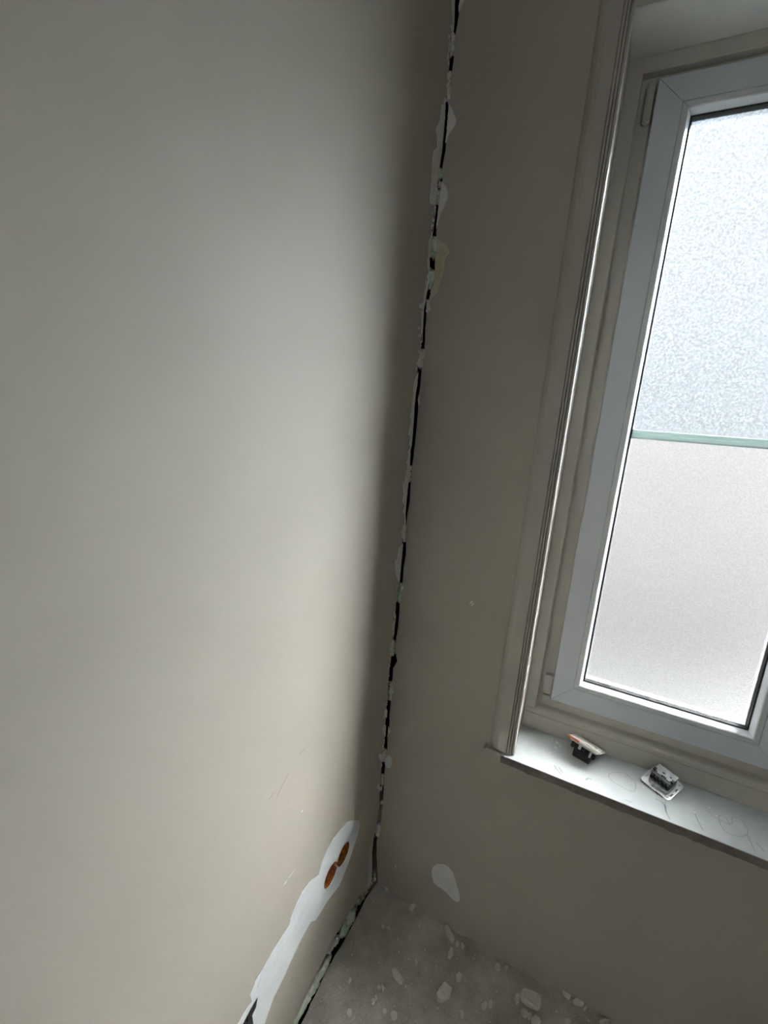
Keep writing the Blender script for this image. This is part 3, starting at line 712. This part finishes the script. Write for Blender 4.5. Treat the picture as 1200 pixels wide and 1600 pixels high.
s2w = empty('light_switch'); tag(s2w, 'upturned switch insert with black mechanism on its slotted metal plate', 'light switch')
ym = Matrix.Rotation(math.radians(-32), 3, 'Z')
mm2 = basis(s2w, ym @ Vector((1, 0, 0)), ym @ Vector((0.10, -0.20, 1.0)), (0.7170, 0.0835, ZS + 0.0112))
def rr_outline(w, hgt, r, n=4):
    pts = []
    for cx, cy, a0 in ((w - r, hgt - r, 0), (-w + r, hgt - r, 90), (-w + r, -hgt + r, 180), (w - r, -hgt + r, 270)):
        for i in range(n + 1):
            a = math.radians(a0 + 90 * i / n); pts.append((cx + r * math.cos(a), cy + r * math.sin(a)))
    return pts
def rect(x0, x1, y0, y1): return [(x0, y0), (x1, y0), (x1, y1), (x0, y1)]
slots = [rect(-0.032, -0.0285, 0.002, 0.014), rect(-0.032, -0.0285, -0.018, -0.008), rect(0.0285, 0.032, 0.002, 0.012), rect(0.0285, 0.032, -0.020, -0.010), rect(-0.010, 0.004, -0.0325, -0.0295)]
mp2 = build('mounting_plate', slab_bm(rr_outline(0.0355, 0.0355, 0.008), slots, lambda a, b, d: (a, b, -d), 0.0016), M['metal'], s2w)
bm = slab_bm(rr_outline(0.024, 0.024, 0.009), [], lambda a, b, d: (a, b, 0.007 - d), 0.0068); o = build('collar', bm, M['greyplastic'], s2w)
me2 = box('mechanism', -0.0225, 0.0225, -0.0160, 0.0200, 0.007, 0.024, M['blackplastic'], s2w, 0.0012)
for x in (-0.019, -0.0095, 0.0, 0.0095, 0.019):
    box('terminal', x - 0.0032, x + 0.0032, -0.0195, -0.0155, 0.008, 0.0225, M['blackplastic'], me2, 0.001)
bm = slab_bm([(-0.0235, -0.003), (-0.0235, 0.0215), (0.0235, 0.0215), (0.0235, -0.003), (0.016, -0.003), (0.016, -0.0065), (0.008, -0.0065), (0.008, -0.003), (-0.004, -0.003), (-0.004, -0.0065), (-0.014, -0.0065), (-0.014, -0.003)],
             [rect(-0.006, 0.000, 0.002, 0.007), rect(0.010, 0.015, 0.004, 0.009)], lambda a, b, d: (a, b, 0.0262 - d), 0.0022)
build('back_cover', bm, M['greyplastic'], s2w)
for x in (-0.0215, 0.0215): box('catch', x - 0.003, x + 0.003, -0.006, 0.003, 0.0240, 0.0285, M['blackplastic'], s2w, 0.0006)
box('clamp_claw', -0.004, 0.004, -0.0265, -0.0200, 0.001, 0.010, M['metal'], s2w, 0.0008)
box('clamp_screw', -0.0016, 0.0016, -0.0295, -0.0262, 0.004, 0.007, M['metal'], s2w, 0.0004)
o = box('red_tab', 0.004, 0.022, -0.0362, -0.0352, -0.0022, 0.0004, M['red'], s2w); o['label'] = 'dark red strip along the plate edge'
for (x, y) in ((0.027, -0.027), (-0.027, 0.027), (0.027, 0.027)): box('rivet', x - 0.0022, x + 0.0022, y - 0.0022, y + 0.0022, -0.0003, 0.0016, M['metal'], mp2, 0.0006)
box('foot', -0.006, 0.006, 0.030, 0.034, -0.0075, -0.0014, M['metal'], mp2)

# ------------------------------------------------------------------ plaster chips on the floor
d8 = lambda x, y: (660 + x / 4, 1340 + y / 4)
def chip(px, hgt, label, mat='chip', group=None, seed=0, name='plaster_chip'):
    pts = [Vector(on_floor(u, v)) for u, v in px]
    cx = sum(p.x for p in pts) / len(pts); cy = sum(p.y for p in pts) / len(pts)
    ctr = Vector((cx, cy)); rr = random.Random(seed)
    bm = bmesh.new(); rings = []
    for f, z in ((0.97, 0.0), (1.0, hgt * 0.4), (0.99, hgt * 0.95), (0.95, hgt * 1.08)):
        rings.append([bm.verts.new(((p - ctr).x * f + rr.uniform(-1, 1) * hgt * 0.06, (p - ctr).y * f + rr.uniform(-1, 1) * hgt * 0.06, z * (1 + (rr.uniform(-0.12, 0.12) if z else 0)))) for p in pts])
    n = len(pts)
    for a, b in zip(rings, rings[1:]):
        for i in range(n): bm.faces.new((a[i], a[(i + 1) % n], b[(i + 1) % n], b[i]))
    bm.faces.new(list(reversed(rings[0]))); bm.faces.new(rings[-1])
    o = build(name, bm, M[mat], None)
    o.location = (cx, cy, 0.0003)
    tag(o, label, 'rubble', group)
    return o
GR = 'plaster chips on the floor'
A = lambda pts: [d7(*p) for p in pts]
B = lambda pts: [d8(*p) for p in pts]
CH = [
    (A([(715, 330), (722, 305), (740, 292), (765, 292), (748, 322), (732, 338)]), 0.006, 'pale chip lying just below the start of the plaster ridge'),
    (A([(935, 440), (945, 428), (962, 440), (982, 480), (1001, 515), (996, 540), (978, 530), (950, 495), (938, 465)]), 0.008, 'long tapering chip nearest the end of the plaster ridge'),
    (A([(1002, 542), (1014, 525), (1030, 542), (1022, 558), (1008, 556)]), 0.007, 'small square chip touching the tip of the long tapering chip'),
    (A([(1040, 545), (1052, 540), (1062, 562), (1056, 575), (1042, 566)]), 0.006, 'small chip right of the square chip by the window wall'),
    (A([(957, 632), (962, 595), (976, 568), (990, 578), (988, 612), (974, 636)]), 0.007, 'slanting oval chip below the long tapering chip'),
    (A([(608, 715), (618, 706), (634, 710), (662, 745), (680, 772), (672, 792), (658, 796), (630, 768), (614, 740)]), 0.009, 'oblong chip alone in the middle of the bare floor'),
    (A([(750, 645), (762, 633), (769, 660), (768, 690), (756, 675)]), 0.005, 'thin sliver right of the oblong chip'),
    (A([(774, 722), (790, 704), (800, 722), (798, 742), (782, 752)]), 0.006, 'reddish rounded chip below the thin sliver'),
    (A([(885, 866), (905, 830), (935, 790), (950, 800), (984, 832), (972, 880), (950, 900), (918, 912), (893, 902)]), 0.010, 'largest flat five-sided chip on the floor'),
    (A([(324, 985), (336, 955), (356, 962), (360, 985), (346, 1012), (330, 1002)]), 0.008, 'pale upright chip near the bottom beside the foam strip'),
    (A([(478, 905), (492, 888), (504, 898), (500, 912), (486, 923)]), 0.007, 'small bright chip below a pair of fragments'),
    (A([(515, 818), (530, 804), (543, 822), (540, 834), (522, 838)]), 0.006, 'left fragment of the pair left of the oblong chip'),
    (A([(540, 796), (552, 806), (566, 828), (552, 842), (546, 822)]), 0.006, 'right fragment of the pair left of the oblong chip'),
    (A([(548, 968), (562, 952), (575, 966), (574, 986), (558, 994)]), 0.008, 'rounded chip at the bottom, left of the knobbly one'),
    (A([(598, 988), (612, 972), (632, 976), (642, 1000), (630, 1024), (608, 1020)]), 0.010, 'knobbly rounded chip at the very bottom of the floor'),
    (A([(333, 790), (345, 758), (356, 765), (354, 785), (340, 802)]), 0.005, 'dull grey sliver nearest the green foam strip'),
    (A([(1008, 740), (1030, 726), (1046, 744), (1040, 772), (1020, 788), (1010, 770)]), 0.007, 'dusty chip above right of the largest flat chip'),
    (A([(1030, 972), (1046, 962), (1056, 985), (1052, 1012), (1034, 1012)]), 0.008, 'dull chip below right of the largest flat chip'),
    (A([(500, 872), (512, 866), (518, 888), (510, 902)]), 0.005, 'tiny upright flake above the small bright chip'),
    (A([(772, 432), (781, 416), (788, 428), (780, 442)]), 0.005, 'tiny chip below the plaster ridge, alone'),
    (B([(453, 692), (460, 672), (474, 668), (485, 688), (480, 710), (462, 714)]), 0.008, 'round pale pebble-like chip below the second plaster ridge'),
    (B([(511, 698), (518, 684), (532, 682), (537, 694), (522, 712)]), 0.006, 'small chip right of the pebble-like chip'),
    (B([(604, 868), (616, 850), (632, 842), (680, 862), (736, 888), (738, 930), (724, 966), (700, 958), (655, 930), (615, 900)]), 0.016, 'thick rectangular block of plaster, bulkiest on the floor'),
    (B([(574, 890), (582, 866), (596, 862), (606, 884), (602, 914), (586, 922)]), 0.010, 'rounded chip touching the left end of the thick block'),
    (B([(614, 972), (630, 958), (648, 966), (660, 988), (646, 1008), (626, 998)]), 0.009, 'pale chip right below the thick block'),
    (B([(655, 996), (668, 980), (682, 994), (680, 1012), (662, 1018)]), 0.008, 'small chip wedged below the thick block between two others'),
    (B([(678, 1020), (700, 1000), (728, 1012), (738, 1040), (716, 1062), (684, 1050)]), 0.010, 'broad chip cut by the bottom edge below the thick block'),
    (B([(868, 838), (880, 828), (902, 846), (926, 874), (916, 892), (888, 870)]), 0.008, 'flat slanting chip against the window wall'),
    (B([(938, 908), (960, 892), (990, 884), (1016, 902), (1004, 938), (976, 930), (952, 924)]), 0.010, 'jagged chip leaning by the window wall, lower right'),
    (B([(1004, 948), (1018, 934), (1027, 950), (1014, 967)]), 0.006, 'tiny chip under the jagged one by the window wall'),
    (B([(1078, 938), (1094, 924), (1112, 940), (1124, 958), (1096, 958)]), 0.007, 'farthest right chip at the foot of the window wall'),
    (B([(364, 932), (388, 906), (406, 926), (400, 954), (382, 966)]), 0.008, 'left half of the dusty pair left of the thick block'),
    (B([(408, 920), (424, 900), (438, 914), (436, 936), (418, 946)]), 0.008, 'right half of the dusty pair left of the thick block'),
    (B([(1104, 1032), (1140, 1020), (1166, 1030), (1160, 1052), (1116, 1056)]), 0.009, 'chip cut by the bottom edge at far right'),
    (B([(885, 1030), (905, 1015), (925, 1030), (915, 1052), (890, 1052)]), 0.008, 'chip cut by the bottom edge under the jagged one'),
    (A([(563, 192), (578, 184), (588, 200), (580, 214), (566, 208)]), 0.006, 'pale crumb of plaster closest to the room corner'),
    (A([(543, 428), (553, 420), (562, 438), (552, 448)]), 0.005, 'left one of two crumbs in the dim middle floor'),
    (A([(578, 442), (590, 432), (598, 444), (588, 458)]), 0.005, 'right one of two crumbs in the dim middle floor'),
]
reds = {7}
for i, (px, hgt, lab) in enumerate(CH):
    chip(px, hgt, lab, 'brick' if i in reds else 'chip', GR, i)

# fine crumbs, too alike to tell apart
rnd = random.Random(77)
protos = []
for k in range(4):
    bm = bmesh.new(); bmesh.ops.create_icosphere(bm, subdivisions=1, radius=1.0)
    for v in bm.verts: v.co *= rnd.uniform(0.7, 1.15)
    zmin = min(v.co.z for v in bm.verts)
    for v in bm.verts: v.co.z = (v.co.z - zmin) * 0.6
    me = bpy.data.meshes.new('plaster_crumb'); bm.to_mesh(me); bm.free(); me.materials.append(M['chip']); protos.append(me)
used = [Vector(on_floor(*p)) for px, _, _ in CH for p in px]
spots = []
while len(spots) < 110:
    u = rnd.uniform(480, 960); v = rnd.uniform(1390, 1620)
    p = at(2, 0, u, v)
    if p.x < 0.02 or p.y > -0.012 or p.y < -0.5: continue
    q = Vector((p.x, p.y))
    if any((q - w).length < 0.008 for w in used): continue
    used.append(q); spots.append(q)
for i, q in enumerate(spots):
    o = bpy.data.objects.new('plaster_crumb', protos[i % 4]); COL.objects.link(o)
    s = 0.0011 + 0.0024 * rnd.random() ** 2
    o.scale = (s * rnd.uniform(0.8, 1.5), s, s); o.rotation_euler = (0, 0, rnd.uniform(0, 6.28)); o.location = (q.x, q.y, 0.0002)
    tag(o, 'tiny plaster crumb scattered on the concrete floor', 'rubble', 'tiny crumbs on the floor')
